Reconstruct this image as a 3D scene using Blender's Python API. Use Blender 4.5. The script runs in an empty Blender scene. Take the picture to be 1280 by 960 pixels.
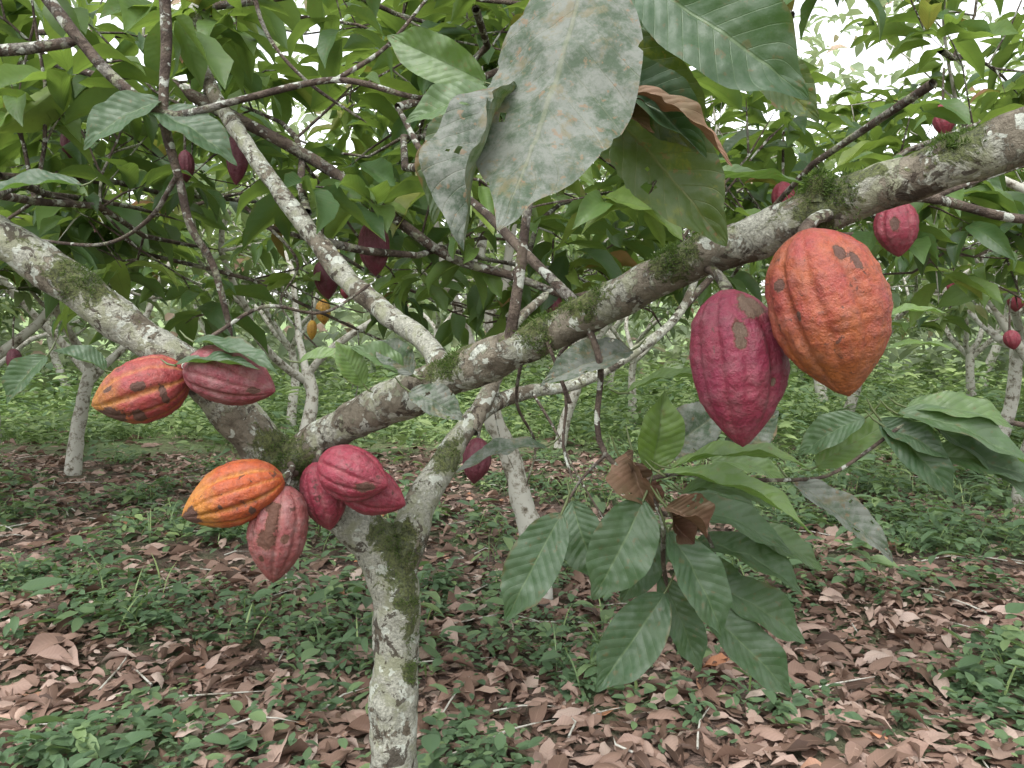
import bpy, math, random
import numpy as np
from mathutils import Vector, noise
rng=np.random.default_rng(11); random.seed(11)
sc=bpy.context.scene
col=sc.collection
PI=math.pi

# ---------------------------------------------------------------- helpers
def norm(a):
    a=np.asarray(a,float); return a/(np.linalg.norm(a,axis=-1,keepdims=True)+1e-9)
def build(name,V,F,A=None,mats=(),parent=None,attr='luv',matidx=None):
    V=np.asarray(V,np.float32); F=np.asarray(F,np.int32)
    me=bpy.data.meshes.new(name)
    me.vertices.add(len(V)); me.vertices.foreach_set('co',V.ravel())
    k=F.shape[1]
    me.loops.add(F.size); me.loops.foreach_set('vertex_index',F.ravel())
    me.polygons.add(len(F)); me.polygons.foreach_set('loop_start',np.arange(0,F.size,k,dtype=np.int32))
    me.update(calc_edges=True)
    me.polygons.foreach_set('use_smooth',np.ones(len(F),bool))
    if matidx is not None: me.polygons.foreach_set('material_index',np.asarray(matidx,np.int32))
    if A is not None:
        at=me.attributes.new(attr,'FLOAT_VECTOR','POINT'); at.data.foreach_set('vector',np.asarray(A,np.float32).ravel())
    for m in mats: me.materials.append(m)
    me.update()
    ob=bpy.data.objects.new(name,me); col.objects.link(ob)
    if parent: ob.parent=parent
    return ob
def empty(name):
    o=bpy.data.objects.new(name,None); col.objects.link(o); return o

def catmull(P,R,step):
    P=np.asarray(P,float); R=np.asarray(R,float)
    Q=np.vstack([2*P[0]-P[1],P,2*P[-1]-P[-2]]); S=np.concatenate([[R[0]],R,[R[-1]]])
    out=[];ro=[]
    for i in range(1,len(Q)-2):
        n=max(1,int(np.linalg.norm(Q[i+1]-Q[i])/step))
        for j in range(n):
            t=j/n
            a,b,c,d=Q[i-1],Q[i],Q[i+1],Q[i+2]
            out.append(.5*((2*b)+(-a+c)*t+(2*a-5*b+4*c-d)*t*t+(-a+3*b-3*c+d)*t**3))
            ro.append(S[i]*(1-t)+S[i+1]*t)
    out.append(Q[-2]); ro.append(S[-2])
    return np.array(out),np.array(ro)

class Geo:
    def __init__(s): s.V=[];s.F=[];s.A=[];s.n=0
    def add(s,V,F,A):
        s.V.append(V);s.F.append(F+s.n);s.A.append(A);s.n+=len(V)
    def tube(s,P,R,ring=10,step=.05,bump=0.,tag=0.,cap=True):
        C,r=catmull(P,R,step)
        T=norm(np.gradient(C,axis=0))
        up=np.array([0,0,1.]) if abs(T[0][2])<.9 else np.array([1.,0,0])
        N=norm(np.cross(T[0],up)); Ns=[N]
        for i in range(1,len(C)):
            N=Ns[-1]-T[i]*np.dot(Ns[-1],T[i]); Ns.append(N/np.linalg.norm(N))
        Ns=np.array(Ns);Bs=np.cross(T,Ns)
        if cap: r=r.copy(); r[-1]*=.3
        th=np.linspace(0,2*PI,ring,endpoint=False)
        dirs=Ns[:,None,:]*np.cos(th)[None,:,None]+Bs[:,None,:]*np.sin(th)[None,:,None]
        rr=np.repeat(r[:,None],ring,1)
        if bump>0:
            for i in range(len(C)):
                for j in range(ring):
                    p=Vector(C[i]+dirs[i,j]*r[i])
                    rr[i,j]*=1+bump*(noise.noise(p*9)*1.0+noise.noise(p*24)*.55+noise.noise(p*60)*.25)
        V=(C[:,None,:]+dirs*rr[:,:,None]).reshape(-1,3)
        i,j=np.meshgrid(np.arange(len(C)-1),np.arange(ring),indexing='ij')
        j2=(j+1)%ring
        F=np.stack([i*ring+j,i*ring+j2,(i+1)*ring+j2,(i+1)*ring+j],-1).reshape(-1,4)
        A=np.zeros((len(V),3));A[:,0]=np.tile(th,len(C));A[:,1]=tag
        s.add(V,F,A)
    def make(s,name,mats,parent=None):
        return build(name,np.vstack(s.V),np.vstack(s.F),np.vstack(s.A),mats,parent)

def leaf_template(rows,cols,droop=.5,fold=.15,und=.04,phase=0.,quilt=0.,twist=0.,curl=0.,tipp=1.,wide=.0):
    t=np.linspace(0,1,rows)
    w=(np.clip(t,1e-4,1)**(.62-wide*.2))*(np.clip(1-t,0,1)**(.72+wide)); w/=w.max()
    s=np.clip((t-.72)/.2,0,1); w*=1-.42*tipp*s*s*(3-2*s)
    w=np.maximum(w,.012)
    th=droop*(t-.5)
    dt=1/(rows-1)
    y=np.concatenate([[0],np.cumsum(np.cos(th)[:-1]*dt)]); z=np.concatenate([[0],np.cumsum(-np.sin(th)[:-1]*dt)])
    ang=math.atan2(z[-1],y[-1]); L=math.hypot(z[-1],y[-1])
    y,z=(y*math.cos(ang)+z*math.sin(ang))/L,(-y*math.sin(ang)+z*math.cos(ang))/L
    u=np.linspace(-1,1,cols)
    U,Tt=np.meshgrid(u,t); W=np.repeat(w[:,None],cols,1)
    X=U*W*.5
    Z=np.repeat(z[:,None],cols,1)+fold*np.abs(X)*.5-curl*X*X
    Z=Z+und*np.abs(U)*np.sin(Tt*2*PI*2.6+phase+U*1.2)*W
    if quilt: Z=Z+quilt*np.abs(np.sin(PI*(Tt*11-np.abs(U)*2.2)))*W*(.3+.7*np.abs(U))*np.minimum(1,(1.15-np.abs(U))*3)
    tw=twist*(Tt-.3)
    X2=X*np.cos(tw)-(Z-z[:,None])*np.sin(tw); Z2=z[:,None]+X*np.sin(tw)+(Z-z[:,None])*np.cos(tw)
    Y=np.repeat(y[:,None],cols,1)
    V=np.stack([X2,Y,Z2],-1).reshape(-1,3)
    UV=np.stack([U,Tt],-1).reshape(-1,2)
    i,j=np.meshgrid(np.arange(rows-1),np.arange(cols-1),indexing='ij')
    F=np.stack([i*cols+j,i*cols+j+1,(i+1)*cols+j+1,(i+1)*cols+j],-1).reshape(-1,4)
    return V,UV,F

def cloud_arrays(tpls,pos,dr,nm,L,W,tint):
    pos=np.asarray(pos,float);dr=norm(dr);nm=np.asarray(nm,float)
    nm=norm(nm-dr*np.sum(nm*dr,-1,keepdims=True)); X=np.cross(dr,nm)
    N=len(pos); pick=rng.integers(0,len(tpls),N)
    Vs=[];Fs=[];As=[];off=0
    for k,(V,UV,F) in enumerate(tpls):
        m=np.where(pick==k)[0]
        if len(m)==0: continue
        P=pos[m][:,None,:]+(V[None,:,0:1]*(W[m])[:,None,None])*X[m][:,None,:]+(V[None,:,1:2]*L[m][:,None,None])*dr[m][:,None,:]+(V[None,:,2:3]*L[m][:,None,None])*nm[m][:,None,:]
        A=np.zeros((len(m),len(V),3));A[:,:,:2]=UV[None];A[:,:,2]=tint[m][:,None]
        FF=F[None]+(np.arange(len(m))*len(V))[:,None,None]+off
        off+=len(m)*len(V)
        Vs.append(P.reshape(-1,3));As.append(A.reshape(-1,3));Fs.append(FF.reshape(-1,4))
    return np.vstack(Vs),np.vstack(Fs),np.vstack(As)
def cloud(name,tpls,pos,dr,nm,L,W,tint,mats,parent=None):
    V,F,A=cloud_arrays(tpls,pos,dr,nm,L,W,tint)
    return build(name,V,F,A,mats,parent)

# ---------------------------------------------------------------- materials
def newmat(name):
    m=bpy.data.materials.new(name);m.use_nodes=True;nt=m.node_tree;nt.nodes.clear()
    return m,nt
def nd(nt,t,**k):
    n=nt.nodes.new(t)
    for a,b in k.items(): setattr(n,a,b)
    return n
def mth(nt,op,a,b=None,c=None,clamp=False):
    n=nd(nt,'ShaderNodeMath',operation=op,use_clamp=clamp)
    for i,v in enumerate((a,b,c)):
        if v is None: continue
        if isinstance(v,(int,float)): n.inputs[i].default_value=v
        else: nt.links.new(v,n.inputs[i])
    return n.outputs[0]
def mix(nt,f,a,b,bt='MIX'):
    n=nd(nt,'ShaderNodeMix',data_type='RGBA',blend_type=bt)
    for s,v in ((n.inputs[0],f),(n.inputs[6],a),(n.inputs[7],b)):
        if isinstance(v,(int,float)): s.default_value=v
        elif isinstance(v,tuple): s.default_value=(*v,1) if len(v)==3 else v
        else: nt.links.new(v,s)
    return n.outputs[2]
def ns(nt,scale,detail=4,rough=.55,vec=None,dist=0.):
    n=nd(nt,'ShaderNodeTexNoise');n.inputs['Scale'].default_value=scale;n.inputs['Detail'].default_value=detail
    n.inputs['Roughness'].default_value=rough;n.inputs['Distortion'].default_value=dist
    if vec is not None: nt.links.new(vec,n.inputs['Vector'])
    return n.outputs['Fac']
def sstep(nt,v,lo,hi,a=0.,b=1.):
    n=nd(nt,'ShaderNodeMapRange',interpolation_type='SMOOTHSTEP')
    nt.links.new(v,n.inputs[0])
    for i,x in zip((1,2,3,4),(lo,hi,a,b)): n.inputs[i].default_value=x
    return n.outputs[0]
def ramp(nt,f,stops):
    n=nd(nt,'ShaderNodeValToRGB');e=n.color_ramp.elements
    e[0].position=stops[0][0];e[0].color=(*stops[0][1],1);e[1].position=stops[-1][0];e[1].color=(*stops[-1][1],1)
    for p,c in stops[1:-1]:
        x=e.new(p);x.color=(*c,1)
    nt.links.new(f,n.inputs[0]);return n.outputs[0]
def bump(nt,h,strength,dist):
    n=nd(nt,'ShaderNodeBump');n.inputs['Strength'].default_value=strength;n.inputs['Distance'].default_value=dist
    nt.links.new(h,n.inputs['Height']);return n.outputs[0]

def leafmat(name,stops,transl=.35,tcol=(.22,.42,.04),vein=.4,veincol=(.16,.24,.06),rough=.45,dust=0.,dustcol=(.27,.29,.25),spots=.3,bmp=.5,spotcol=(.13,.07,.03),spec=.4,lite=False,blotch=None,bam=.7):
    m,nt=newmat(name)
    at=nd(nt,'ShaderNodeAttribute',attribute_name='luv')
    sp=nd(nt,'ShaderNodeSeparateXYZ');nt.links.new(at.outputs['Vector'],sp.inputs[0])
    a=mth(nt,'ABSOLUTE',sp.outputs[0]);v=sp.outputs[1];tint=sp.outputs[2]
    c=ramp(nt,tint,stops)
    ph=mth(nt,'SUBTRACT',mth(nt,'MULTIPLY',v,11.),mth(nt,'MULTIPLY',a,2.2))
    pp=mth(nt,'PINGPONG',ph,.5)
    mid=sstep(nt,a,.015,.05,1,0)
    pr=nd(nt,'ShaderNodeBsdfPrincipled')
    vm=mid
    if not lite:
        lat=sstep(nt,pp,.0,.055,1,0)
        vm=mth(nt,'MAXIMUM',mth(nt,'MULTIPLY',lat,.5),mid)
        geo=nd(nt,'ShaderNodeNewGeometry')
        n1=ns(nt,11,4,.6,geo.outputs['Position']); n2=ns(nt,85,3,.6,geo.outputs['Position'])
        c=mix(nt,sstep(nt,n1,.35,.7),c,mix(nt,.45,c,(.02,.05,.012)))
        if dust>0:
            c=mix(nt,mth(nt,'MULTIPLY',sstep(nt,ns(nt,26,7,.78,geo.outputs['Position']),.38,.60),dust),c,dustcol)
        if blotch: c=mix(nt,mth(nt,'MULTIPLY',sstep(nt,ns(nt,24,6,.75,geo.outputs['Position'],.3),.53,.64),bam),c,blotch)
        c=mix(nt,mth(nt,'MULTIPLY',vm,vein),c,veincol)
        edge=mth(nt,'ADD',a,mth(nt,'MULTIPLY',mth(nt,'SUBTRACT',ns(nt,20,3,.6,geo.outputs['Position']),.62),1.3))
        c=mix(nt,mth(nt,'MULTIPLY',sstep(nt,edge,.90,1.0),spots),c,spotcol)
        if spots>0:
            c=mix(nt,mth(nt,'MULTIPLY',sstep(nt,n2,.62,.67),spots),c,spotcol)
        h=mth(nt,'ADD',mth(nt,'MULTIPLY',vm,-.5),mth(nt,'MULTIPLY',n2,.7))
        h=mth(nt,'ADD',h,mth(nt,'MULTIPLY',sstep(nt,pp,0,.5),.4))
        nt.links.new(bump(nt,h,bmp,.0014),pr.inputs['Normal'])
    elif vein>0:
        c=mix(nt,mth(nt,'MULTIPLY',mid,vein),c,veincol)
        c=mix(nt,mth(nt,'MULTIPLY',sstep(nt,pp,0,.5),.2),c,mix(nt,.5,c,(.01,.02,.01)))
    nt.links.new(c,pr.inputs['Base Color'])
    pr.inputs['Roughness'].default_value=rough;pr.inputs['Specular IOR Level'].default_value=spec
    out=nd(nt,'ShaderNodeOutputMaterial')
    if transl>0:
        tr=nd(nt,'ShaderNodeBsdfTranslucent')
        tc=mix(nt,.6,c,tcol)
        if not lite: tc=mix(nt,mth(nt,'MULTIPLY',vm,.5),tc,(.05,.1,.02))
        nt.links.new(tc,tr.inputs['Color'])
        ms=nd(nt,'ShaderNodeMixShader');ms.inputs[0].default_value=transl
        nt.links.new(pr.outputs[0],ms.inputs[1]);nt.links.new(tr.outputs[0],ms.inputs[2]);nt.links.new(ms.outputs[0],out.inputs[0])
    else: nt.links.new(pr.outputs[0],out.inputs[0])
    return m
G=[(0,(.024,.055,.024)),(.35,(.055,.112,.037)),(.7,(.12,.195,.048)),(.93,(.20,.265,.055)),(.965,(.24,.12,.05)),(1,(.22,.09,.04))]
M_leaf=leafmat('cacao_leaf',G,lite=True,transl=.38,tcol=(.32,.45,.07))
M_leafn=leafmat('cacao_leaf_near',G,transl=.38,tcol=(.30,.44,.06),vein=.35)
M_leafm=leafmat('cacao_leaf_hazed',[(0,(.085,.13,.07)),(.4,(.145,.215,.095)),(.75,(.22,.30,.12)),(.93,(.30,.34,.14)),(.965,(.35,.22,.14)),(1,(.34,.19,.14))],lite=True,transl=.38,tcol=(.38,.48,.15))  # paler copy of the crown leaf, distance haze painted into its colours
M_far=leafmat('far_leaf_hazed',[(0,(.15,.19,.12)),(.5,(.22,.28,.16)),(.85,(.30,.36,.19)),(.93,(.34,.37,.22)),(.96,(.42,.30,.24)),(1,(.38,.25,.2))],transl=.35,vein=0,lite=True,tcol=(.40,.48,.22))  # foliage wall leaves, lightened further so the colour carries the haze
M_hero=leafmat('near_leaf',[(0,(.024,.055,.028)),(.5,(.058,.108,.045)),(1,(.14,.22,.045))],vein=.45,veincol=(.13,.19,.08),spots=.35,bmp=.8,transl=.25,dust=.3,dustcol=(.12,.15,.11))
M_dusty=leafmat('dusty_leaf',[(0,(.025,.042,.026)),(1,(.06,.085,.05))],vein=.4,veincol=(.14,.15,.09),spots=.6,bmp=.9,transl=.08,dust=.85,dustcol=(.150,.158,.140),rough=.6,spotcol=(.16,.10,.055),blotch=(.12,.10,.05),bam=.6,spec=.25)
M_back=leafmat('old_leaf',[(0,(.02,.045,.014)),(1,(.06,.10,.018))],vein=.7,veincol=(.13,.14,.04),spots=.8,bmp=.9,transl=.3,tcol=(.24,.32,.03),dust=.1,blotch=(.13,.14,.02))
M_dry=leafmat('dry_leaf',[(0,(.05,.028,.02)),(.3,(.13,.078,.056)),(.6,(.24,.155,.12)),(.85,(.36,.26,.215)),(.95,(.44,.35,.30)),(1,(.38,.15,.06))],transl=.05,tcol=(.3,.12,.04),vein=.4,veincol=(.3,.2,.15),rough=.65,spec=.3,lite=True)
M_dryn=leafmat('dry_leaf_near',[(0,(.04,.022,.016)),(.35,(.09,.045,.03)),(.7,(.17,.10,.065)),(1,(.24,.13,.06))],transl=.08,tcol=(.3,.12,.04),vein=.3,veincol=(.2,.12,.08),rough=.6,spots=.4,bmp=.7,spec=.3)
M_herb=leafmat('herb_leaf',[(0,(.055,.10,.055)),(.5,(.11,.18,.09)),(.85,(.22,.30,.12)),(1,(.30,.39,.16))],vein=.25,transl=.3,rough=.5,lite=True,tcol=(.27,.42,.09))
M_moss=leafmat('moss_tuft',[(0,(.02,.035,.008)),(1,(.07,.11,.02))],vein=0,transl=.2,rough=.9,lite=True)

def barkmat(name,pale=.5,dark=(.085,.070,.050),mid=(.19,.168,.128),lich=(.39,.395,.33),lite=False):
    m,nt=newmat(name)
    tc=nd(nt,'ShaderNodeTexCoord').outputs['Object']
    at=nd(nt,'ShaderNodeAttribute',attribute_name='luv')
    sp=nd(nt,'ShaderNodeSeparateXYZ');nt.links.new(at.outputs['Vector'],sp.inputs[0])
    tag=sp.outputs[1];moss=sp.outputs[2]
    pr=nd(nt,'ShaderNodeBsdfPrincipled');pr.inputs['Roughness'].default_value=.85
    pr.inputs['Specular IOR Level'].default_value=.25
    out=nd(nt,'ShaderNodeOutputMaterial');nt.links.new(pr.outputs[0],out.inputs[0])
    if lite:
        b=ns(nt,16,4,.7,tc)
        base=mix(nt,sstep(nt,b,.62-.3*pale,.70-.3*pale+.03),mid,lich)
        base=mix(nt,sstep(nt,b,.33,.42,1,0),base,dark)
        nt.links.new(base,pr.inputs['Base Color']);return m
    a=ns(nt,22,5,.65,tc,.4);b=ns(nt,48,6,.72,tc,.6);c=ns(nt,11,4,.6,tc,.3);d=ns(nt,190,4,.7,tc)
    base=mix(nt,sstep(nt,a,.36,.58),dark,mid)
    lm=sstep(nt,mth(nt,'ADD',mth(nt,'ADD',mth(nt,'MULTIPLY',b,.5),mth(nt,'MULTIPLY',c,.8)),mth(nt,'MULTIPLY',tag,.30)),.69-.14*pale,.73-.14*pale)
    lc=mix(nt,sstep(nt,d,.35,.65),lich,tuple(x*.55 for x in lich))
    lc=mix(nt,sstep(nt,a,.48,.62),lc,(.24,.25,.17))
    base=mix(nt,mth(nt,'MULTIPLY',lm,.9),base,lc)
    e=ns(nt,33,3,.5,tc,.3)
    base=mix(nt,mth(nt,'MULTIPLY',sstep(nt,e,.59,.615),.85),base,mix(nt,d,(.54,.56,.50),(.34,.37,.31)))
    base=mix(nt,mth(nt,'MULTIPLY',sstep(nt,ns(nt,27,6,.65,tc,.8),.575,.605),.85),base,(.045,.033,.024))
    geo=nd(nt,'ShaderNodeNewGeometry');gs=nd(nt,'ShaderNodeSeparateXYZ');nt.links.new(geo.outputs['Normal'],gs.inputs[0])
    mm=mth(nt,'ADD',mth(nt,'ADD',mth(nt,'MULTIPLY',moss,.34),mth(nt,'MULTIPLY',gs.outputs[2],.08)),mth(nt,'MULTIPLY',ns(nt,26,7,.75,tc,.5),1.1))
    base=mix(nt,mth(nt,'MULTIPLY',sstep(nt,mm,.68,.76),.9),base,mix(nt,sstep(nt,d,.3,.7),(.02,.025,.008),(.11,.13,.04)))
    nt.links.new(base,pr.inputs['Base Color'])
    h=mth(nt,'ADD',mth(nt,'ADD',mth(nt,'MULTIPLY',b,1.),mth(nt,'MULTIPLY',d,.35)),mth(nt,'MULTIPLY',lm,.15))
    nt.links.new(bump(nt,h,1.,.012),pr.inputs['Normal'])
    return m
M_bark=barkmat('lichen_bark',.5)
M_barkfar=barkmat('pale_bark',.7,mid=(.23,.21,.17),lich=(.44,.43,.38),lite=True)
M_twig=barkmat('twig_bark',.15,dark=(.05,.035,.028),mid=(.11,.085,.065),lich=(.22,.21,.18))

def podmat(name,ridge,groove,patch,pam=.5,scarcol=(.05,.025,.018),bloom=.15,pscale=14,gam=.35,tipc=None,blem=.64):
    m,nt=newmat(name)
    at=nd(nt,'ShaderNodeAttribute',attribute_name='luv')
    sp=nd(nt,'ShaderNodeSeparateXYZ');nt.links.new(at.outputs['Vector'],sp.inputs[0])
    gr,t,scar=sp.outputs
    tc=nd(nt,'ShaderNodeTexCoord').outputs['Object']
    n1=ns(nt,pscale,5,.65,tc,.3);n2=ns(nt,120,4,.65,tc);n3=ns(nt,45,5,.6,tc);n4=ns(nt,400,3,.6,tc)
    c=mix(nt,mth(nt,'MULTIPLY',sstep(nt,mth(nt,'ADD',gr,mth(nt,'MULTIPLY',n3,.8)),.5,1.4),gam),ridge,groove)
    c=mix(nt,mth(nt,'MULTIPLY',sstep(nt,n1,.40,.64),pam),c,patch)
    if tipc: c=mix(nt,mth(nt,'MULTIPLY',sstep(nt,mth(nt,'ADD',t,mth(nt,'MULTIPLY',n1,.7)),.85,1.25),.8),c,tipc)
    c=mix(nt,mth(nt,'MULTIPLY',sstep(nt,n2,.42,.7),.55),c,mix(nt,.6,c,(.04,.008,.012)))
    c=mix(nt,mth(nt,'MULTIPLY',sstep(nt,n4,.55,.75),.3),c,mix(nt,.5,c,(.4,.27,.22)))
    c=mix(nt,mth(nt,'MULTIPLY',sstep(nt,n3,.4,.75),bloom),c,(.26,.19,.18))
    c=mix(nt,mth(nt,'MULTIPLY',sstep(nt,ns(nt,28,6,.7,tc,.6),.52,.68),.45),c,mix(nt,.6,c,(.06,.025,.02)))
    sm=mth(nt,'ADD',scar,mth(nt,'MULTIPLY',mth(nt,'SUBTRACT',ns(nt,90,5,.7,tc,.5),.5),1.5))
    smk=sstep(nt,sm,.42,.5)
    c=mix(nt,mth(nt,'MULTIPLY',sstep(nt,sm,.25,.45),.5),c,(.14,.06,.03))
    c=mix(nt,smk,c,mix(nt,n3,scarcol,tuple(min(1,x*2.0) for x in scarcol)))
    c=mix(nt,mth(nt,'MULTIPLY',sstep(nt,ns(nt,60,4,.65,tc,.8),blem,blem+.035),.8),c,scarcol)
    pr=nd(nt,'ShaderNodeBsdfPrincipled');nt.links.new(c,pr.inputs['Base Color'])
    nt.links.new(mth(nt,'ADD',mth(nt,'MULTIPLY',n3,.3),mth(nt,'ADD',mth(nt,'MULTIPLY',smk,.2),.38)),pr.inputs['Roughness'])
    pr.inputs['Specular IOR Level'].default_value=.35
    h=mth(nt,'ADD',mth(nt,'MULTIPLY',n2,1.),mth(nt,'ADD',mth(nt,'MULTIPLY',n4,.25),mth(nt,'MULTIPLY',smk,-.4)))
    nt.links.new(bump(nt,h,.75,.005),pr.inputs['Normal'])
    out=nd(nt,'ShaderNodeOutputMaterial');nt.links.new(pr.outputs[0],out.inputs[0]);return m
PM={
 'orange_red':podmat('pod_orange_red',(.23,.038,.032),(.22,.055,.02),(.26,.07,.020),.85,pscale=9,gam=.45,bloom=.14,tipc=(.25,.08,.018)),
 'magenta':podmat('pod_magenta',(.175,.019,.046),(.20,.035,.052),(.22,.03,.05),.5,scarcol=(.075,.05,.035),gam=.35,bloom=.22,blem=.66),
 'pinkred':podmat('pod_pink_red',(.22,.032,.032),(.32,.13,.03),(.25,.05,.03),.5,pscale=20,gam=.8,tipc=(.30,.14,.02)),
 'dusky':podmat('pod_dusky',(.17,.040,.048),(.20,.085,.06),(.17,.026,.04),.6,bloom=.35),
 'orange':podmat('pod_orange',(.32,.065,.016),(.36,.15,.02),(.25,.04,.02),.6,pscale=14,gam=.7,tipc=(.36,.16,.02),blem=.62),
 'dustypink':podmat('pod_dusty_pink',(.19,.055,.052),(.23,.10,.08),(.17,.038,.042),.5,bloom=.4,scarcol=(.05,.022,.014),blem=.62),
 'red':podmat('pod_red',(.20,.024,.042),(.23,.045,.05),(.15,.016,.03),.5,bloom=.22),
 'purple':podmat('pod_purple',(.09,.014,.026),(.11,.025,.035),(.06,.01,.02),.5,bloom=.1),
 'yellow':podmat('pod_yellow',(.45,.27,.04),(.5,.34,.07),(.4,.17,.03),.5),
}

# ---------------------------------------------------------------- ground
def gh(x,y):
    x=np.asarray(x,float);y=np.asarray(y,float)
    return .05*np.sin(x*.9+1)*np.cos(y*.7)+.03*np.sin(x*2.3+y*1.7)+.02*np.sin(y*3.1-x)+.07*np.maximum(0,np.hypot(x,y)-24)
g=np.sinh(np.linspace(-5.2,5.2,230))/np.sinh(5.2)*150
gx,gy=np.meshgrid(g,g+3,indexing='ij');n=len(g)
V=np.stack([gx,gy,np.minimum(gh(gx,gy),6)],-1).reshape(-1,3)
i,j=np.meshgrid(np.arange(n-1),np.arange(n-1),indexing='ij')
F=np.stack([i*n+j,(i+1)*n+j,(i+1)*n+j+1,i*n+j+1],-1).reshape(-1,4)
mg,nt=newmat('soil')
tc=nd(nt,'ShaderNodeTexCoord').outputs['Object']
c=mix(nt,sstep(nt,ns(nt,14,6,.7,tc),.35,.65),(.055,.036,.026),(.15,.10,.08))
c=mix(nt,sstep(nt,ns(nt,45,4,.7,tc),.5,.7),c,(.22,.15,.12))
c=mix(nt,mth(nt,'MULTIPLY',sstep(nt,ns(nt,.8,5,.6,tc),.45,.6),.75),c,mix(nt,ns(nt,30,4,.7,tc),(.03,.06,.02),(.10,.17,.06)))
sx=nd(nt,'ShaderNodeSeparateXYZ');nt.links.new(tc,sx.inputs[0])
c=mix(nt,sstep(nt,sx.outputs[1],8.5,13,0,.9),c,mix(nt,sstep(nt,ns(nt,12,5,.7,tc),.35,.65),(.10,.17,.05),(.27,.37,.15)))
pr=nd(nt,'ShaderNodeBsdfPrincipled');pr.inputs['Roughness'].default_value=.95;nt.links.new(c,pr.inputs['Base Color'])
nt.links.new(bump(nt,ns(nt,30,4,.7,tc),.9,.04),pr.inputs['Normal'])
out=nd(nt,'ShaderNodeOutputMaterial');nt.links.new(pr.outputs[0],out.inputs[0])
build('ground',V,F,None,[mg])

def nz(x,y,s,o=0.): return np.array([noise.noise(Vector((a*s+o,b*s,o))) for a,b in zip(x,y)])
def green(x,y):
    r=x/np.maximum(y,.1)
    g=np.full(len(x),.55)
    g=np.where(y<4.4,np.where(r>.16,.30,.54),g)
    g=np.where((y>=4.4)&(y<7.5),np.where(r>.3,np.where(y>5.2,.85,.36),.52),g)
    g=np.where((y>=7.5)&(y<11),np.where(r>.12,.85,.28),g)
    g=np.where(y>=11,1.0,g)
    return g+nz(x,y,1.1,3.)*.9+nz(x,y,2.7,7.)*.5
def area(n,y0,y1,k=.85,xo=.8):
    y=np.sqrt(rng.uniform(y0*y0,y1*y1,n));x=rng.uniform(-1,1,n)*(k*y+xo);return x,y
dryT=[leaf_template(8,5,droop=d,fold=f,und=u,phase=p,twist=tw,curl=c) for d,f,u,p,tw,c in
 [(.5,.25,.03,0,.3,.1),(-.7,-.3,.035,1,-.5,.5),(1.1,.4,.03,2,.8,0),(-.3,.2,.04,3,0,.6),(.3,-.3,.035,4,-.9,.3),(1.5,.2,.03,5,.4,.5),(0.2,.1,.02,2,.1,.2),(-.2,.1,.03,5,-.3,.1)]]
def litter(n,y0,y1,l0,l1):
    x,y=area(n,y0,y1); keep=rng.random(n)<np.clip(1.2-green(x,y)*.7,.3,1); x,y=x[keep],y[keep];n=len(x)
    a=rng.uniform(0,2*PI,n);p=np.stack([x,y,gh(x,y)+rng.uniform(.003,.035,n)],-1)
    d=np.stack([np.cos(a),np.sin(a),rng.normal(0,.10,n)],-1)
    nm=np.stack([rng.normal(0,.28,n),rng.normal(0,.28,n),np.ones(n)*np.where(rng.random(n)<.3,-1,1)],-1)
    L=rng.uniform(l0,l1,n)*rng.choice([1,.75,.5,.35],n);return p,d,nm,L,L*rng.uniform(.24,.42,n),np.clip(rng.beta(1.5,1.4,n),0,1)
parts=[litter(17000,1.6,5,.09,.2),litter(15000,5,10,.11,.21),litter(4000,10,16,.14,.24)]
cloud('leaf_litter',dryT,*[np.concatenate(q) for q in zip(*parts)],[M_dry])
# fallen sticks
stk=Geo()
for q in range(150):
    y=rng.uniform(2.2,9);x=rng.uniform(-.7,.7)*y;a=rng.uniform(0,PI);L=rng.uniform(.12,.6)
    z=float(gh(x,y))+.03;e=np.array([math.cos(a),math.sin(a),0])*L
    p0=np.array([x,y,z]);stk.tube([p0,p0+e*.5+[rng.normal(0,.03),rng.normal(0,.03),.015],p0+e],[.005,.004,.0025],ring=5,step=.08)
stk.make('fallen_twigs',[M_barkfar])
herbT=[leaf_template(5,3,droop=d,fold=f,und=0.02,phase=p,tipp=.6) for d,f,p in [(.5,.3,0),(.9,.15,1),(.2,.45,2),(-.2,.2,0)]]
def herbs(n,y0,y1,l0,l1,hmax,k,thr,light,xmin=None,ar=(.42,.6),spread=1.):
    x,y=area(n,y0,y1);keep=green(x,y)>thr+rng.uniform(-.1,.35,n)
    if xmin is not None: keep=keep&(x/y>xmin)
    x,y=x[keep],y[keep];n=len(x)
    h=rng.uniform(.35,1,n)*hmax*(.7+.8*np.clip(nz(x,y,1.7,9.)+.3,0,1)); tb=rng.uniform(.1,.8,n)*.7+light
    P=[];D=[];Nn=[];LL=[];TT=[]
    for q in range(k):
        a=rng.uniform(0,2*PI,n);f=(q+.5)/k
        o=rng.uniform(.01,.05,n)*(1.4-f*.6)*spread
        P.append(np.stack([x+np.cos(a)*o,y+np.sin(a)*o,gh(x,y)+h*(.25+.75*f)],-1))
        D.append(np.stack([np.cos(a),np.sin(a),rng.uniform(-.5,.3,n)],-1))
        Nn.append(np.stack([rng.normal(0,.25,n),rng.normal(0,.25,n),np.ones(n)],-1))
        LL.append(rng.uniform(l0,l1,n)*rng.uniform(.6,1.25,n));TT.append(np.clip(tb+rng.normal(0,.09,n)+.12*f,0,1))
    L=np.concatenate(LL);return np.vstack(P),np.vstack(D),np.vstack(Nn),L,L*rng.uniform(ar[0],ar[1],len(L)),np.concatenate(TT)
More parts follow.
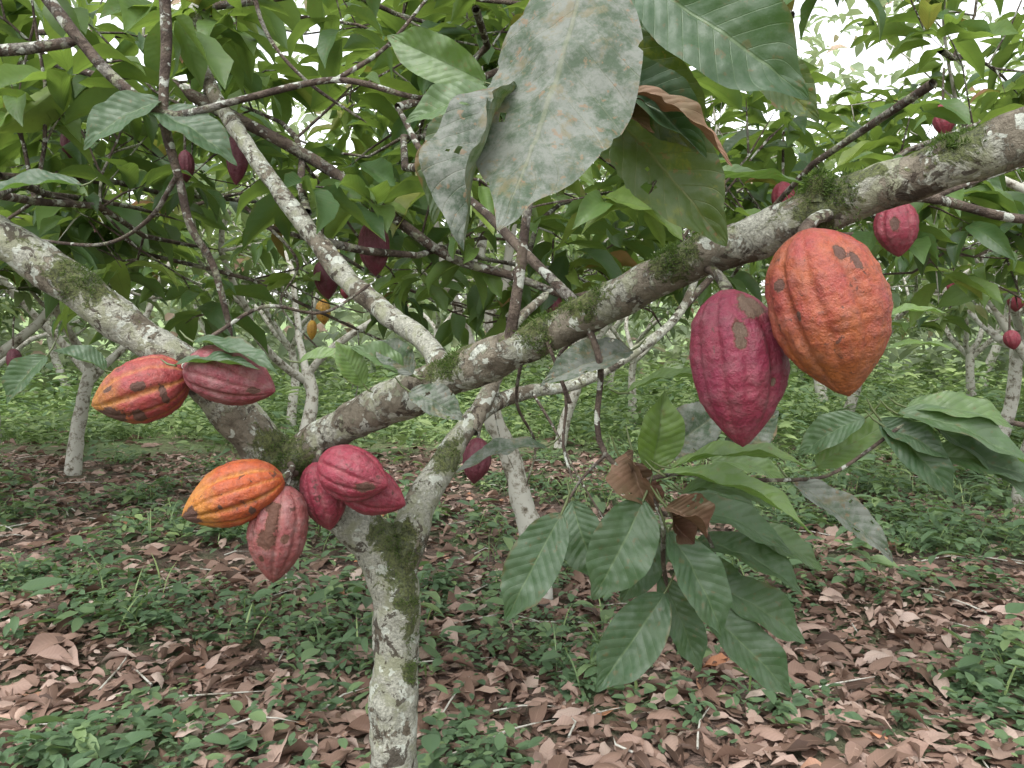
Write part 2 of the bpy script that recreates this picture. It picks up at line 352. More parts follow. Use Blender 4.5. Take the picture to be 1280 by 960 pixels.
parts=[herbs(4400,1.6,5,.03,.075,.17,8,.42,0),herbs(650,1.8,7,.07,.12,.26,8,.45,0),herbs(6000,5,10,.05,.1,.2,7,.42,.12),herbs(8000,10,20,.10,.17,.34,6,.35,.42),herbs(2000,16,26,.2,.32,1.0,7,.3,.5),  # farther herbs get brighter tints, painted light to offset the canopy shade
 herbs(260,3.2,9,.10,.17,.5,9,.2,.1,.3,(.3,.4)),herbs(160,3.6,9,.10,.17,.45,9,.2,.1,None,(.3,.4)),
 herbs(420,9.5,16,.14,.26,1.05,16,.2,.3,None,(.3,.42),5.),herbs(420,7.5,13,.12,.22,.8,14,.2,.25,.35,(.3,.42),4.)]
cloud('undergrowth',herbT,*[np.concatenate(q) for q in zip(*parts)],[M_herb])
x,y=area(16000,3.2,14);k_=green(x,y)>.62;x,y=x[k_],y[k_];nn=len(x);a=rng.uniform(0,2*PI,nn)
cloud('grass',[leaf_template(5,2,droop=1.1,fold=0,und=0),leaf_template(5,2,droop=.5,fold=0,und=0)],np.stack([x,y,gh(x,y)],-1),
 np.stack([np.cos(a)*.6,np.sin(a)*.6,rng.uniform(.4,1.2,nn)],-1),np.stack([-np.cos(a),-np.sin(a),np.ones(nn)],-1),rng.uniform(.1,.28,nn),rng.uniform(.006,.012,nn),rng.uniform(.5,1,nn),[M_herb])

# ---------------------------------------------------------------- growing branches
def grow(geo,cl,p,d,L,r,lvl,maxl,seg=.2,up=.06,kids=(3,4),zmin=1.6):
    n=max(4,int(L/seg));p=np.array(p,float);d=norm(d);pts=[p.copy()];ds=[d]
    for i in range(n):
        d=norm(d+rng.normal(0,.17,3)+np.array([0,0,up-(i/n)*.16]))
        if p[2]<zmin+.1 and lvl>0: d=norm(d+np.array([0,0,.35]))
        p=p+d*L/n;pts.append(p.copy());ds.append(d)
    R=np.linspace(r,r*.45,len(pts))
    geo.tube(pts,R,ring=8 if lvl==0 else 5,step=.12 if lvl==0 else .16,tag=0)
    if lvl<maxl:
        for q in range(rng.integers(kids[0],kids[1]+1)):
            i=int(rng.uniform(.3,1)*(len(pts)-1))
            s=rng.normal(0,1,3);s[2]*=.5
            grow(geo,cl,pts[i],norm(ds[i]*.7+norm(s)*.9),L*rng.uniform(.45,.65),R[i]*.6,lvl+1,maxl,seg,up,kids,zmin)
    if lvl>=1:
        for i in range(1,len(pts)):
            if rng.random()<.75:
                o=norm(rng.normal(0,1,3)+ds[i])*rng.uniform(.06,.25);e=pts[i]+o
                geo.tube([pts[i],pts[i]+o*.5+[0,0,.01],e],[.004,.0035,.003],ring=4,step=.3)
                cl.append((e,norm(o)))
        cl.append((pts[-1],ds[-1]))
def whorls(cl,k0,k1,l0,l1,tmul=.75,tadd=0.,zmin=0):
    P=[];D=[];Nn=[];L=[];T=[]
    for c,ax in cl:
        if c[2]<zmin: continue
        k=rng.integers(k0,k1+1);a0=rng.uniform(0,6.28);tb=rng.random()*tmul+tadd;ln=rng.uniform(l0,l1);dro=rng.uniform(.1,1.2)
        for q in range(k):
            a=a0+q*2.4+rng.normal(0,.25);d=np.array([math.cos(a),math.sin(a),-dro*rng.uniform(.4,1.4)+.15])+ax*.45
            P.append(c-ax*.012*q+d*.02);D.append(d);Nn.append(np.array([0,0,1.])+rng.normal(0,.3,3)+d*.01)
            L.append(ln*rng.uniform(.6,1.1));T.append(np.clip(tb+rng.normal(0,.1),0,.94) if rng.random()>.025 else .99)
    L=np.array(L);return np.array(P),np.array(D),np.array(Nn),L,L*rng.uniform(.28,.38,len(L)),np.array(T)
lowT=[leaf_template(6,3,droop=d,fold=f,und=.015,phase=p,twist=t) for d,f,p,t in [(.8,.5,0,.2),(1.2,.3,1,-.3),(.4,.7,2,.4),(1.5,.4,3,0)]]
farT=[leaf_template(4,3,droop=d,fold=f,und=0,twist=t) for d,f,t in [(.8,.5,.2),(1.3,.3,-.3)]]
midT=[leaf_template(12,5,droop=d,fold=f,und=.02,phase=p,twist=t) for d,f,p,t in [(.8,.5,0,.2),(1.2,.3,1,-.3),(.4,.7,2,.5),(1.5,.4,3,0),(.1,.6,3,-.5)]]

variants=[]
for v in range(5):
    g_=Geo();cl=[]
    ln=rng.normal(0,.22,2);H=rng.uniform(1.0,1.5)
    P=[(0,0,-.15),(ln[0]*.3,ln[1]*.3,.35),(ln[0]*.5+.05,ln[1]*.8,.8),(ln[0],ln[1],H)]
    g_.tube(P,[.085,.07,.062,.06],ring=12,step=.06,bump=.14,cap=False)
    top=np.array(P[-1]);nl=rng.integers(3,5);a0=rng.uniform(0,6)
    for q in range(nl):
        a=a0+q*2*PI/nl+rng.normal(0,.3)
        grow(g_,cl,top-[0,0,rng.uniform(0,.12)],(math.cos(a),math.sin(a),rng.uniform(.55,1.3)),rng.uniform(1.9,2.6),.042,0,2,kids=(3,4),zmin=1.75)
    W_=whorls(cl,4,7,.2,.31,zmin=1.5)
    A=cloud_arrays(lowT,*W_);Af=cloud_arrays(farT,*W_)
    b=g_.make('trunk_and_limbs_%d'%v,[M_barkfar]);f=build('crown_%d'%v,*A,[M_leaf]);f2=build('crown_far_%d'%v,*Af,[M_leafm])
    variants.append((b.data,f.data,f2.data))
    for o in (b,f,f2): bpy.data.objects.remove(o)
def place(x,y,v,rot,s=1.):
    e=empty('cacao_tree');e.location=(x,y,float(gh(x,y)));e.rotation_euler=(0,0,rot);e.scale=(s,s,s)
    b,f,f2=variants[v]
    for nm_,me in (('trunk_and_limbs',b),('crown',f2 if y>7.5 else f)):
        o=bpy.data.objects.new(nm_,me.copy());col.objects.link(o);o.parent=e

# ---------------------------------------------------------------- the cacao tree in front
tree=empty('cacao_tree')
bk=Geo()
A_=[(-.470,1.65,1.228),(-.356,1.62,1.309),(-.184,1.53,1.393),(0,1.42,1.474),(.133,1.33,1.542),(.268,1.22,1.612),(.362,1.13,1.645),(.466,1.06,1.689),(.54,1.0,1.713),(.620,.94,1.742),(.69,.88,1.77),(.85,.75,1.80)]
bk.tube(A_,[.042,.040,.040,.035,.032,.032,.030,.030,.029,.030,.030,.028],ring=34,step=.008,bump=.22,tag=-.1)
B_=[(-.44,1.66,1.19),(-.50,1.65,1.262),(-.558,1.64,1.335),(-.652,1.63,1.425),(-.778,1.62,1.519),(-.896,1.6,1.615),(-1.011,1.58,1.698),(-1.147,1.55,1.779),(-1.4,1.5,1.9)]
bk.tube(B_,[.046,.048,.045,.041,.040,.039,.038,.035,.032],ring=34,step=.008,bump=.22,tag=.12)
D_=[(-.26,1.71,-.1),(-.25,1.7,.3),(-.255,1.7,.582),(-.250,1.7,.718),(-.2465,1.7,.871),(-.25,1.7,.97),(-.278,1.7,1.045),(-.34,1.69,1.112),(-.42,1.67,1.185),(-.475,1.65,1.235)]
bk.tube(D_,[.085,.062,.051,.049,.047,.049,.050,.043,.041,.042],ring=34,step=.009,bump=.22,tag=.36)
C_=[(-.258,1.70,.95),(-.225,1.71,1.06),(-.20,1.75,1.135),(-.162,1.8,1.2),(-.12,1.85,1.268),(-.067,1.92,1.325),(.04,2.0,1.36),(.168,2.1,1.374),(.352,2.2,1.467),(.483,2.3,1.569),(.6,2.5,1.75)]
bk.tube(C_,[.040,.040,.036,.031,.026,.022,.018,.016,.015,.012,.009],ring=20,step=.015,bump=.18,tag=.2)
bk.tube([(-.10,1.87,1.28),(-.04,1.95,1.40),(.0,2.05,1.52),(.1,2.2,1.62)],[.024,.018,.014,.01],ring=12,step=.02,bump=.12)
E_=[(-.12,1.5,1.42),(-.1815,1.62,1.492),(-.28,1.75,1.5525),(-.3885,1.85,1.639),(-.4655,1.9,1.728),(-.5655,1.95,1.851),(-.67,2.0,1.99),(-.798,2.1,2.172),(-.88,2.2,2.424)]
bk.tube(E_,[.024,.021,.022,.026,.023,.020,.02,.017,.014],ring=18,step=.012,bump=.25,tag=.1)
tw=Geo()
for P,r0,r1 in [
 ([(-1.012,2.2,2.226),(-.765,2.25,2.1075),(-.552,2.3,1.9945),(-.368,2.3,1.863),(-.188,2.35,1.735),(0,2.4,1.68),(.2,2.5,1.6125)],.018,.012),
 ([(.118,1.36,1.545),(.105,1.4,1.563),(.03,1.5,1.65),(-.068,1.7,1.772),(-.19,1.9,1.899),(-.3,2.1,2.1)],.012,.007),
 ([(-.007,1.4,1.47),(.014,1.4,1.612),(.028,1.4,1.731),(.05,1.42,1.86),(.06,1.4,2.02)],.012,.005),
 ([(-.976,1.6,2.236),(-.864,1.6,2.092),(-.79,1.6,2.01),(-.696,1.6,1.945),(-.62,1.6,1.952),(-.544,1.6,1.972),(-.352,1.6,2.012),(-.192,1.62,1.983),(-.05,1.7,2.0)],.013,.004),
 ([(-.70,1.6,2.25),(-.691,1.6,2.1),(-.696,1.6,1.94),(-.669,1.61,1.812),(-.65,1.62,1.72),(-.616,1.65,1.644),(-.595,1.7,1.5)],.012,.006),
 ([(-1.088,1.6,2.068),(-.97,1.6,2.075),(-.864,1.6,2.09)],.012,.011),
 ([(-.67,1.6,1.82),(-.75,1.65,1.74),(-.9,1.75,1.7),(-1.1,1.8,1.72)],.006,.003),
 ([(-.53,1.6,2.25),(-.5,1.62,2.12),(-.42,1.62,2.02),(-.3,1.65,1.94)],.005,.003),
 ([(-.352,1.6,2.012),(-.25,1.6,2.08),(-.15,1.6,2.2)],.005,.003),
 ([(.54,1.15,1.70),(.62,1.3,1.728),(.72,1.35,1.73),(.84,1.35,1.70),(1.0,1.35,1.69)],.009,.008),
 ([(.70,1.35,1.73),(.78,1.35,1.76),(.9,1.37,1.80)],.005,.003),
 ([(.125,1.33,1.52),(.145,1.31,1.45),(.138,1.3,1.36),(.15,1.28,1.31),(.20,1.27,1.265),(.235,1.26,1.22),(.24,1.27,1.14),(.25,1.28,1.09)],.006,.0035),
 ([(.20,1.27,1.265),(.25,1.25,1.285),(.34,1.26,1.275),(.45,1.28,1.27),(.54,1.33,1.275),(.66,1.33,1.36)],.0045,.003),
 ([(.235,1.26,1.22),(.3,1.3,1.20),(.34,1.34,1.13),(.34,1.36,1.05)],.004,.003),
 ([(.06,1.35,1.49),(.09,1.34,1.40),(.085,1.33,1.32),(.10,1.3,1.26)],.0035,.002),
 ([(.15,1.28,1.31),(.11,1.28,1.27),(.085,1.25,1.235)],.003,.002),
 ([(1.2,1.5,1.25),(.95,1.4,1.33),(.8,1.36,1.36),(.66,1.33,1.37)],.006,.003),
 ([(-.60,1.6,1.50),(-.5,1.62,1.56),(-.4,1.7,1.55),(-.3,1.75,1.62)],.004,.003),
 ([(.13,1.8,1.35),(.10,1.75,1.45),(.16,1.7,1.52),(.2,1.75,1.62)],.005,.003),
 ([(.02,1.6,1.46),(.01,1.65,1.36),(.05,1.7,1.27),(.03,1.7,1.18)],.004,.002),
 ([(.05,2.0,1.36),(.1,1.9,1.28),(.14,1.8,1.2),(.2,1.75,1.1)],.004,.002),
 ([(-.9,2.6,1.95),(-.7,2.6,1.75),(-.75,2.6,1.6),(-.62,2.6,1.45)],.006,.003),
 ]:
    tw.tube(P,np.linspace(r0,r1,len(P)),ring=10,step=.02,bump=.15)
for p,d,r in [((.535,.985,1.725),(-.25,-.75,.25),.012),((.30,1.19,1.635),(.1,-.3,.9),.009),((-.72,1.60,1.49),(.1,-.9,.3),.010),((.41,1.07,1.70),(0,-.2,1),.010)]:
    p=np.array(p);d=norm(d);bk.tube([p-d*.02,p+d*.009,p+d*.017],[r*1.5,r*1.25,r],ring=14,step=.006,bump=.3,tag=-.6)
cl=[]
for s,d,L in [((-1.0,2.2,2.22),(-1,.6,.1),1.1),((-.8,2.1,2.17),(-.3,1,.3),1.3),((-.5,1.95,1.8),(-.6,1,.2),1.3),((-.4655,1.9,1.728),(.5,1,.3),1.1),((-.19,1.9,1.9),(-.2,1,.5),1.2),
 ((0,2.4,1.68),(.3,1,.3),1.2),((.2,2.5,1.62),(1,.6,.35),1.4),((.48,2.3,1.57),(.6,.8,.5),1.2),((.55,2.4,1.7),(1,.3,.6),1.2),((-1.3,1.9,1.85),(-.2,1,.1),1.2),((-1.15,1.75,1.8),(-.3,1,.15),1.2),
 ((-.88,2.2,2.4),(.6,.7,.5),1.2),((-.3,2.1,2.1),(.6,.9,.5),1.2),((1.0,1.9,2.1),(.1,1,.0),1.2),((.7,2.0,2.3),(-.6,.8,.1),1.2),((1.3,2.2,2.0),(.3,1,-.05),1.3),((-1.6,2.5,2.0),(.8,.8,-.1),1.3),((-.1,2.2,2.4),(.3,1,.0),1.2),
 ((-1.8,2.9,2.6),(1,.5,.2),1.5),((-.9,2.8,2.9),(1,.5,.0),1.5),((.3,3.,2.8),(1,.2,.1),1.5),((1.5,2.8,2.5),(.5,.6,.2),1.4),((-2.2,3.2,2.2),(.4,.6,.3),1.4)]:
    grow(tw,cl,s,d,L,.012,0,1,kids=(3,4),zmin=1.7)
for s,d,L in [((-2.4,3.6,1.9),(1,.3,-.05),1.6),((-1.7,3.1,1.85),(1,.5,-.1),1.4),((-.9,2.9,1.9),(.6,.8,-.1),1.2),((-.3,3.1,1.85),(1,.5,-.05),1.3),((.9,3.2,1.9),(1,.3,-.1),1.3)]:
    grow(tw,cl,s,d,L,.010,0,1,kids=(3,4),zmin=1.5)
cl=[c for c in cl if c[0][2]>1.5+(.04 if c[0][0]>-.2 else .02)*c[0][1] and c[0][1]>1.75]
cloud('canopy_leaves',midT,*whorls(cl,4,7,.15,.25,tmul=.85),[M_leafn],tree)

spots=[((-.478,1.62,1.265),.05),((-.40,1.60,1.235),.04),((-.225,1.66,1.03),.05),((-.21,1.66,.95),.035),((-.205,1.67,.88),.03),((-.212,1.67,.80),.03),((.11,1.30,1.57),.05),((-.12,1.46,1.455),.05),((.05,1.38,1.51),.05),((-.25,1.67,1.09),.04),((-.13,1.78,1.23),.05),((.42,1.07,1.70),.06),((.24,1.21,1.63),.05),((-.62,1.6,1.42),.03),((-.85,1.57,1.61),.06),((.55,.98,1.74),.04)]
for k in range(len(bk.V)):
    V=bk.V[k]
    for c_,r in spots:
        d2=((V-np.array(c_))**2).sum(1);bk.A[k][:,2]+=1.0*np.exp(-d2/(r*r))
bo=bk.make('trunk_and_limbs',[M_bark],tree);tw.make('twigs',[M_twig],tree)
VV=np.vstack(bk.V);AA=np.vstack(bk.A)
me=bo.data;nrm=np.zeros(len(VV)*3,np.float32);me.vertices.foreach_get('normal',nrm);nrm=nrm.reshape(-1,3)
w=np.clip(AA[:,2]-.35,0,1);mk=np.array([noise.noise(Vector(p)*40)+noise.noise(Vector(p)*90)*.5 for p in VV]);w=w*(mk>0)
idx=rng.choice(len(VV),12000,p=w/w.sum())
pos=VV[idx]+rng.normal(0,.0025,(12000,3))-nrm[idx]*.001
cloud('moss',[leaf_template(3,2,droop=.6,fold=0,und=0),leaf_template(3,2,droop=-.4,fold=0,und=0)],pos,nrm[idx]+rng.normal(0,.5,(12000,3)),rng.normal(0,1,(12000,3)),rng.uniform(.003,.010,12000),rng.uniform(.001,.002,12000),rng.random(12000),[M_moss],tree)

# ---------------------------------------------------------------- near leaves
hero={}
def leaf(mat,b,t,w,n=(0,-.7,.7),droop=.6,fold=.15,tint=.4,und=.02,twist=0.,wide=0.,pet=.03):
    b=np.array(b,float);t=np.array(t,float);d=t-b;L=np.linalg.norm(d);d/=L
    n=np.array(n,float);n=norm(n-d*np.dot(n,d));X=np.cross(d,n)
    V,UV,F=leaf_template(60,23,droop,fold*4.*w/L,und,rng.uniform(0,6),quilt=.0035,twist=twist,wide=wide)
    rag=.10 if mat in (M_dusty,M_back) else .03
    if mat is M_dryn: rag=.14
    q=rng.uniform(0,40)
    ex=np.array([1+rag*2.2*min(0,.15+noise.noise(Vector((u*1.0+q,t_*9,0)))+.5*noise.noise(Vector((u+q,t_*28,5))))*(abs(u)**3) for u,t_ in UV])[:,None]
    P=b+V[:,0:1]*ex*w*X+V[:,1:2]*L*d+V[:,2:3]*L*n
    amp=.0085 if mat is M_dryn else .0055
    jit=np.array([noise.noise(Vector(p)*28)+.4*noise.noise(Vector(p)*70) for p in P])[:,None]*n*amp;P=P+jit
    if mat in (M_dusty,M_back,M_dryn):   # insect holes
        cen=UV[F].mean(1)
        hv=np.array([noise.noise(Vector((c0*1.7*w/.1+q*3,c1*7,q)))+.35*noise.noise(Vector((c0*6,c1*26,q))) for c0,c1 in cen])
        F=F[(hv<.60)|(np.abs(cen[:,0])<.08)]
    A=np.column_stack([UV,np.full(len(UV),tint)])
    hero.setdefault(mat.name,(mat,Geo()))[1].add(P,F,A)
    if pet: petg.tube([b+d*.004,b-d*pet*.5+[0,0,.003],b-d*pet+[0,0,.012]],[.0018,.0022,.0028],ring=6,step=.02)
petg=Geo()
for a in [
 (M_dusty,(.082,.86,1.91),(-.013,.72,1.595),.165,(-.25,-1,.35),-.5,-.12,.4,.02,0.,.15),
 (M_dusty,(.005,.85,1.765),(-.048,.80,1.585),.085,(-.75,-.7,-.1),.6,.5,.0,.03),
 (M_back,(-.02,.90,1.76),(-.085,.86,1.62),.075,(-.5,-.9,.0),.6,.3,.1,.03),
 (M_hero,(.152,.98,1.935),(.345,.93,1.775),.125,(.3,-1,-.3),.5,.2,.12,.02),
 (M_back,(.105,1.0,1.88),(.245,1.0,1.725),.088,(-.3,-1,.1),.7,.35,.1,.02),
 (M_back,(.09,1.02,1.815),(.268,1.0,1.612),.125,(.3,-1,-.1),.5,.2,.6,.02),
 (M_hero,(.095,.99,1.825),(.235,.97,1.715),.065,(-.5,-.6,.6),.9,.6,.0,.03),
 (M_hero,(.06,1.05,1.96),(.20,1.0,1.86),.09,(0,-1,.2),.5,.2,.2,.02),
 (M_hero,(.33,1.1,1.98),(.20,1.06,1.90),.09,(0,-1,-.2),.5,.2,.5,.02),
 (M_back,(.33,1.2,1.93),(.46,1.2,1.82),.08,(.2,-1,0),.5,.2,.4,.02),
 (M_dryn,(.112,.955,1.79),(.255,.93,1.695),.030,(0,-.6,.9),1.0,.5,.75,.02),
 (M_dryn,(.115,.945,1.80),(.165,.93,1.735),.026,(.3,-.8,.4),-1.0,.5,.8,.02),
 (M_hero,(.25,1.25,1.72),(.46,1.25,1.735),.05,(0,-.3,1),.7,.3,.75),
 (M_hero,(-.02,1.5,1.94),(-.20,1.5,1.90),.085,(0,-.9,.5),.8,.2,.6),
 (M_hero,(-.05,1.55,1.99),(-.25,1.6,2.10),.09,(0,-.9,-.2),.5,.2,.7),
 (M_hero,(-.70,1.6,1.97),(-.83,1.55,1.86),.09,(0,-.9,.5),.8,.2,.3),
 (M_hero,(-.86,1.6,1.80),(-1.05,1.55,1.75),.08,(0,-.5,.9),.8,.2,.15),
 (M_hero,(-.72,1.6,1.95),(-.55,1.6,1.84),.085,(0,-.7,.7),.8,.2,.2),
 (M_hero,(.206,1.25,1.245),(.1225,1.22,1.0975),.098,(.1,-1,.35),.7,.18,.3),
 (M_hero,(.096,1.28,1.236),(.136,1.24,1.118),.075,(-.4,-1,.3),.6,.2,.25),
 (M_hero,(.0756,1.21,1.232),(-.010,1.18,1.078),.078,(-.1,-1,.4),.6,.2,.2),
 (M_hero,(.24,1.26,1.094),(.1275,1.22,.957),.085,(-.1,-1,.35),.6,.25,.1),
 (M_hero,(.244,1.25,1.194),(.322,1.22,1.040),.080,(.3,-1,.35),.7,.2,.2),
 (M_hero,(.24,1.3,1.11),(.300,1.28,.962),.062,(.2,-1,.3),.6,.2,.15),
 (M_hero,(.2275,1.3,1.285),(.242,1.27,1.412),.075,(.1,-1,-.2),.3,.25,.95),
 (M_hero,(.234,1.24,1.284),(.435,1.15,1.212),.055,(0,-.25,1),.9,.3,.85),
 (M_hero,(.25,1.27,1.29),(.47,1.24,1.292),.05,(0,-.2,1),.8,.3,.9),
 (M_hero,(.27,1.33,1.22),(.466,1.33,1.1355),.07,(.2,-.6,.8),.7,.2,.5),
 (M_hero,(.3105,1.35,1.155),(.486,1.33,1.068),.078,(.2,-.5,.8),.8,.2,.35),
 (M_hero,(.34,1.38,1.07),(.504,1.38,.968),.085,(.1,-.7,.7),.8,.2,.45),
 (M_hero,(.324,1.35,1.035),(.466,1.33,.900),.08,(.2,-.9,.5),.6,.2,.25),
 (M_hero,(.39,1.38,1.17),(.53,1.36,1.10),.06,(.2,-.7,.7),.7,.2,.6),
 (M_dusty,(.455,1.3,1.262),(.5915,1.24,1.149),.06,(.3,-.9,.6),.5,.3,.8),
 (M_hero,(.532,1.4,1.27),(.675,1.38,1.36),.07,(-.2,-.8,.6),.6,.2,.85),
 (M_dusty,(.285,1.5,1.275),(.40,1.48,1.37),.095,(-.3,-.9,.4),.6,.2,.4),
 (M_dusty,(.40,1.5,1.28),(.50,1.5,1.36),.07,(.3,-.9,.4),.6,.2,.6),
 (M_dusty,(.2025,1.35,1.4757),(.045,1.28,1.419),.065,(.1,-.7,.7),.5,.3,.4),
 (M_hero,(.19,1.32,1.405),(.33,1.3,1.43),.035,(0,-.3,1),.8,.3,.8),
 (M_hero,(.64,1.33,1.37),(.845,1.28,1.275),.07,(.1,-.6,.8),.8,.2,.55),
 (M_hero,(.66,1.34,1.38),(.83,1.32,1.345),.06,(0,-.6,.8),.8,.2,.7),
 (M_hero,(.62,1.34,1.35),(.71,1.3,1.30),.055,(0,-.8,.6),.6,.2,.25),
 (M_hero,(.62,1.35,1.36),(.72,1.3,1.235),.07,(0,-1,.3),.6,.2,.1),
 (M_hero,(.70,1.35,1.30),(.86,1.3,1.26),.075,(0,-.7,.7),.8,.2,.35),
 (M_hero,(.72,1.35,1.34),(.87,1.3,1.20),.07,(.2,-.7,.7),.6,.2,.4),
 (M_hero,(.60,1.36,1.36),(.50,1.4,1.29),.06,(0,-.7,.7),.8,.2,.4),
 (M_hero,(.27,1.28,1.25),(.40,1.2,1.24),.06,(0,-.4,.9),1.,.2,.65),
 (M_hero,(.26,1.32,1.18),(.18,1.32,1.06),.07,(-.3,-.9,.5),.6,.2,.05),
 (M_dusty,(.26,1.36,1.16),(.12,1.38,1.09),.07,(0,-.5,.9),.6,.2,.3),
 (M_hero,(.30,1.4,1.11),(.42,1.4,1.01),.08,(.3,-.9,.3),.6,.2,.15),
 (M_hero,(.30,1.38,1.23),(.43,1.42,1.2),.07,(.3,-.6,.7),.6,.2,.3),
 (M_hero,(.35,1.42,1.28),(.49,1.42,1.235),.05,(.3,-.6,.7),.9,.2,.75),
 (M_dryn,(.195,1.3,1.315),(.222,1.26,1.225),.05,(-.7,-.8,.2),1.3,.9,.55,.05,1.2),
 (M_dryn,(.175,1.3,1.30),(.225,1.3,1.20),.045,(.6,-.8,.3),-1.1,.9,.3,.05,-1.),
 (M_dryn,(.235,1.22,1.24),(.29,1.2,1.195),.05,(0,-.9,.6),1.6,1.0,.5,.06,1.),
 (M_dryn,(.24,1.225,1.23),(.275,1.21,1.185),.04,(.5,-.7,-.3),-1.4,1.0,.3,.06,-1.),
 (M_dusty,(.07,1.6,1.28),(-.11,1.55,1.23),.05,(0,-.4,.9),.9,.2,.4),
 (M_hero,(.83,1.8,1.54),(.98,1.8,1.55),.05,(0,-.3,1),.6,.2,.85),
 (M_hero,(.84,1.8,1.47),(1.0,1.78,1.46),.04,(0,-.3,1),.8,.2,.85),
 (M_hero,(-.27,1.46,1.41),(-.32,1.45,1.49),.05,(.2,-1,.2),.6,.3,.8),
 (M_hero,(-.19,1.45,1.43),(-.29,1.44,1.48),.05,(.2,-.7,.6),.6,.3,.65),
 (M_dusty,(-.18,1.45,1.43),(-.25,1.46,1.49),.06,(.4,-1,.2),.5,.3,.6),
 (M_dusty,(-.185,1.44,1.40),(-.085,1.42,1.35),.062,(0,-.8,.6),.7,.2,.5),
 (M_hero,(-.40,1.5,1.45),(-.30,1.5,1.455),.04,(0,-.5,.9),.7,.3,.8),
 (M_hero,(-.60,1.50,1.490),(-.42,1.44,1.43),.045,(0,-.4,.9),.6,.3,.3),
 (M_hero,(-.62,1.47,1.445),(-.45,1.43,1.44),.035,(0,-.3,.9),.5,.3,.3),
 (M_hero,(-.80,1.58,1.43),(-.89,1.55,1.47),.05,(0,-.5,.9),.7,.3,.2),
 (M_hero,(-.93,1.6,1.46),(-.98,1.55,1.37),.06,(0,-.9,.4),.7,.3,.3),
 ]: leaf(*a)
for k,(m,g_) in hero.items(): g_.make(k+'_group',[m],tree)
M_pet=leafmat('petiole',[(0,(.07,.09,.03)),(1,(.07,.09,.03))],transl=0,vein=0,lite=True)
petg.make('petioles',[M_pet],tree)

# ---------------------------------------------------------------- pods
pt=np.array([0,.015,.04,.09,.18,.30,.42,.55,.68,.79,.88,.94,.975,1.]);pr_=np.array([.14,.26,.42,.62,.83,.955,1,.985,.87,.68,.45,.27,.15,.0])
tt=np.linspace(0,1,400);rf=np.interp(tt,pt,pr_);kk=np.exp(-np.linspace(-2,2,17)**2);kk/=kk.sum()
rs=np.convolve(np.pad(rf,8,mode='edge'),kk,'valid')
def pod(c,axis,L,W,mat,stem=None,scars=(),rot=.3,res=(96,120),sharp=1.,name='cacao_pod'):
    c=np.array(c,float);a=norm(axis);e1=np.array([0,-1.,0]);e1=norm(e1-a*np.dot(e1,a));e2=np.cross(a,e1)
    n,m=res;t=np.linspace(0,1,n)
    th=np.linspace(0,2*PI,m,endpoint=False);T,TH=np.meshgrid(t,th,indexing='ij')
    R=np.interp(T,tt,rs)*W/2
    sd=rng.uniform(0,50)
    wob=.12*np.sin(TH*2+sd)+.06*np.sin(T*5+sd)
    ph=(TH+rot+wob)/(2*PI)*5;f=np.abs((ph%1)-.5)*2
    deep=np.exp(-((1-f)/.18)**2);sh=np.exp(-(f/.14)**2)
    fade=np.clip(np.sin(PI*np.clip(T*1.02,0,1))**.55,0,1)
    R=R*(1+.02*np.cos(TH-sd)-(.115*deep+.065*sh)*(.35+.65*fade)*sharp)
    bend=np.sin(PI*T)*.03*L
    P=c+a*((T-.5)*L)[...,None]+(e1*np.cos(TH)[...,None]+e2*np.sin(TH)[...,None])*R[...,None]+e2*(bend*rng.uniform(-1,1))[...,None]
    P=P.reshape(-1,3)
    out_=norm(P-(c+a*((T.reshape(-1)-.5)*L)[:,None]))
    if n>40:
        wv=np.array([noise.noise(Vector(p)*75+Vector((sd,0,0)))*.7+noise.noise(Vector(p)*150+Vector((sd,0,0)))*.45+noise.noise(Vector(p)*25)*1.3 for p in P])
        P=P+out_*(wv*.015*W*fade.reshape(-1))[:,None]
    S=np.zeros(T.shape)
    for (t0,a0,rt,ra) in scars:
        da=(TH-a0+PI)%(2*PI)-PI
        S=np.maximum(S,1.25*np.exp(-(((T-t0)/rt)**2+(da/ra)**2)))
    A=np.column_stack([np.clip(deep+.7*sh,0,1).reshape(-1),T.reshape(-1),S.reshape(-1)])
    i,j=np.meshgrid(np.arange(n-1),np.arange(m),indexing='ij');j2=(j+1)%m
    F=np.stack([i*m+j,i*m+j2,(i+1)*m+j2,(i+1)*m+j],-1).reshape(-1,4)
    G_=Geo();G_.add(P,F,A);nf=len(F)
    if stem is not None:
        top=c-a*L*.49;s=np.array(stem,float);md=(top+s)/2-a*np.linalg.norm(top-s)*.15
        r=max(.0035,W*.05)
        G_.tube([top+a*.006,top-a*.004,md,s],[r*1.8,r*1.3,r,r*1.2],ring=10,step=.008,bump=.15)
    Fa=np.vstack(G_.F);mi=np.zeros(len(Fa),int);mi[nf:]=1
    return build(name,np.vstack(G_.V),Fa,np.vstack(G_.A),[PM[mat],M_twig],None,matidx=mi)
pod((.402,1.02,1.530),(.21,-.12,-1),.218,.148,'orange_red',(.425,1.06,1.66),[(.20,-.15,.045,.12),(.27,-.35,.06,.06),(.3,1.2,.04,.1),(.5,.9,.03,.06)],rot=.25)
pod((.312,1.12,1.455),(.09,-.05,-1),.220,.134,'magenta',(.29,1.19,1.60),[(.12,-.35,.08,.35),(.27,.12,.055,.14),(.34,.15,.04,.12),(.6,-.6,.03,.05)],rot=.6)
pod((-.705,1.52,1.397),(-1,-.25,-.33),.180,.125,'pinkred',(-.64,1.60,1.43),[(.8,-.9,.12,.5),(.45,.1,.08,.14),(.25,-.5,.03,.4),(.55,-.9,.06,.3),(.75,.4,.05,.1)],rot=.1)
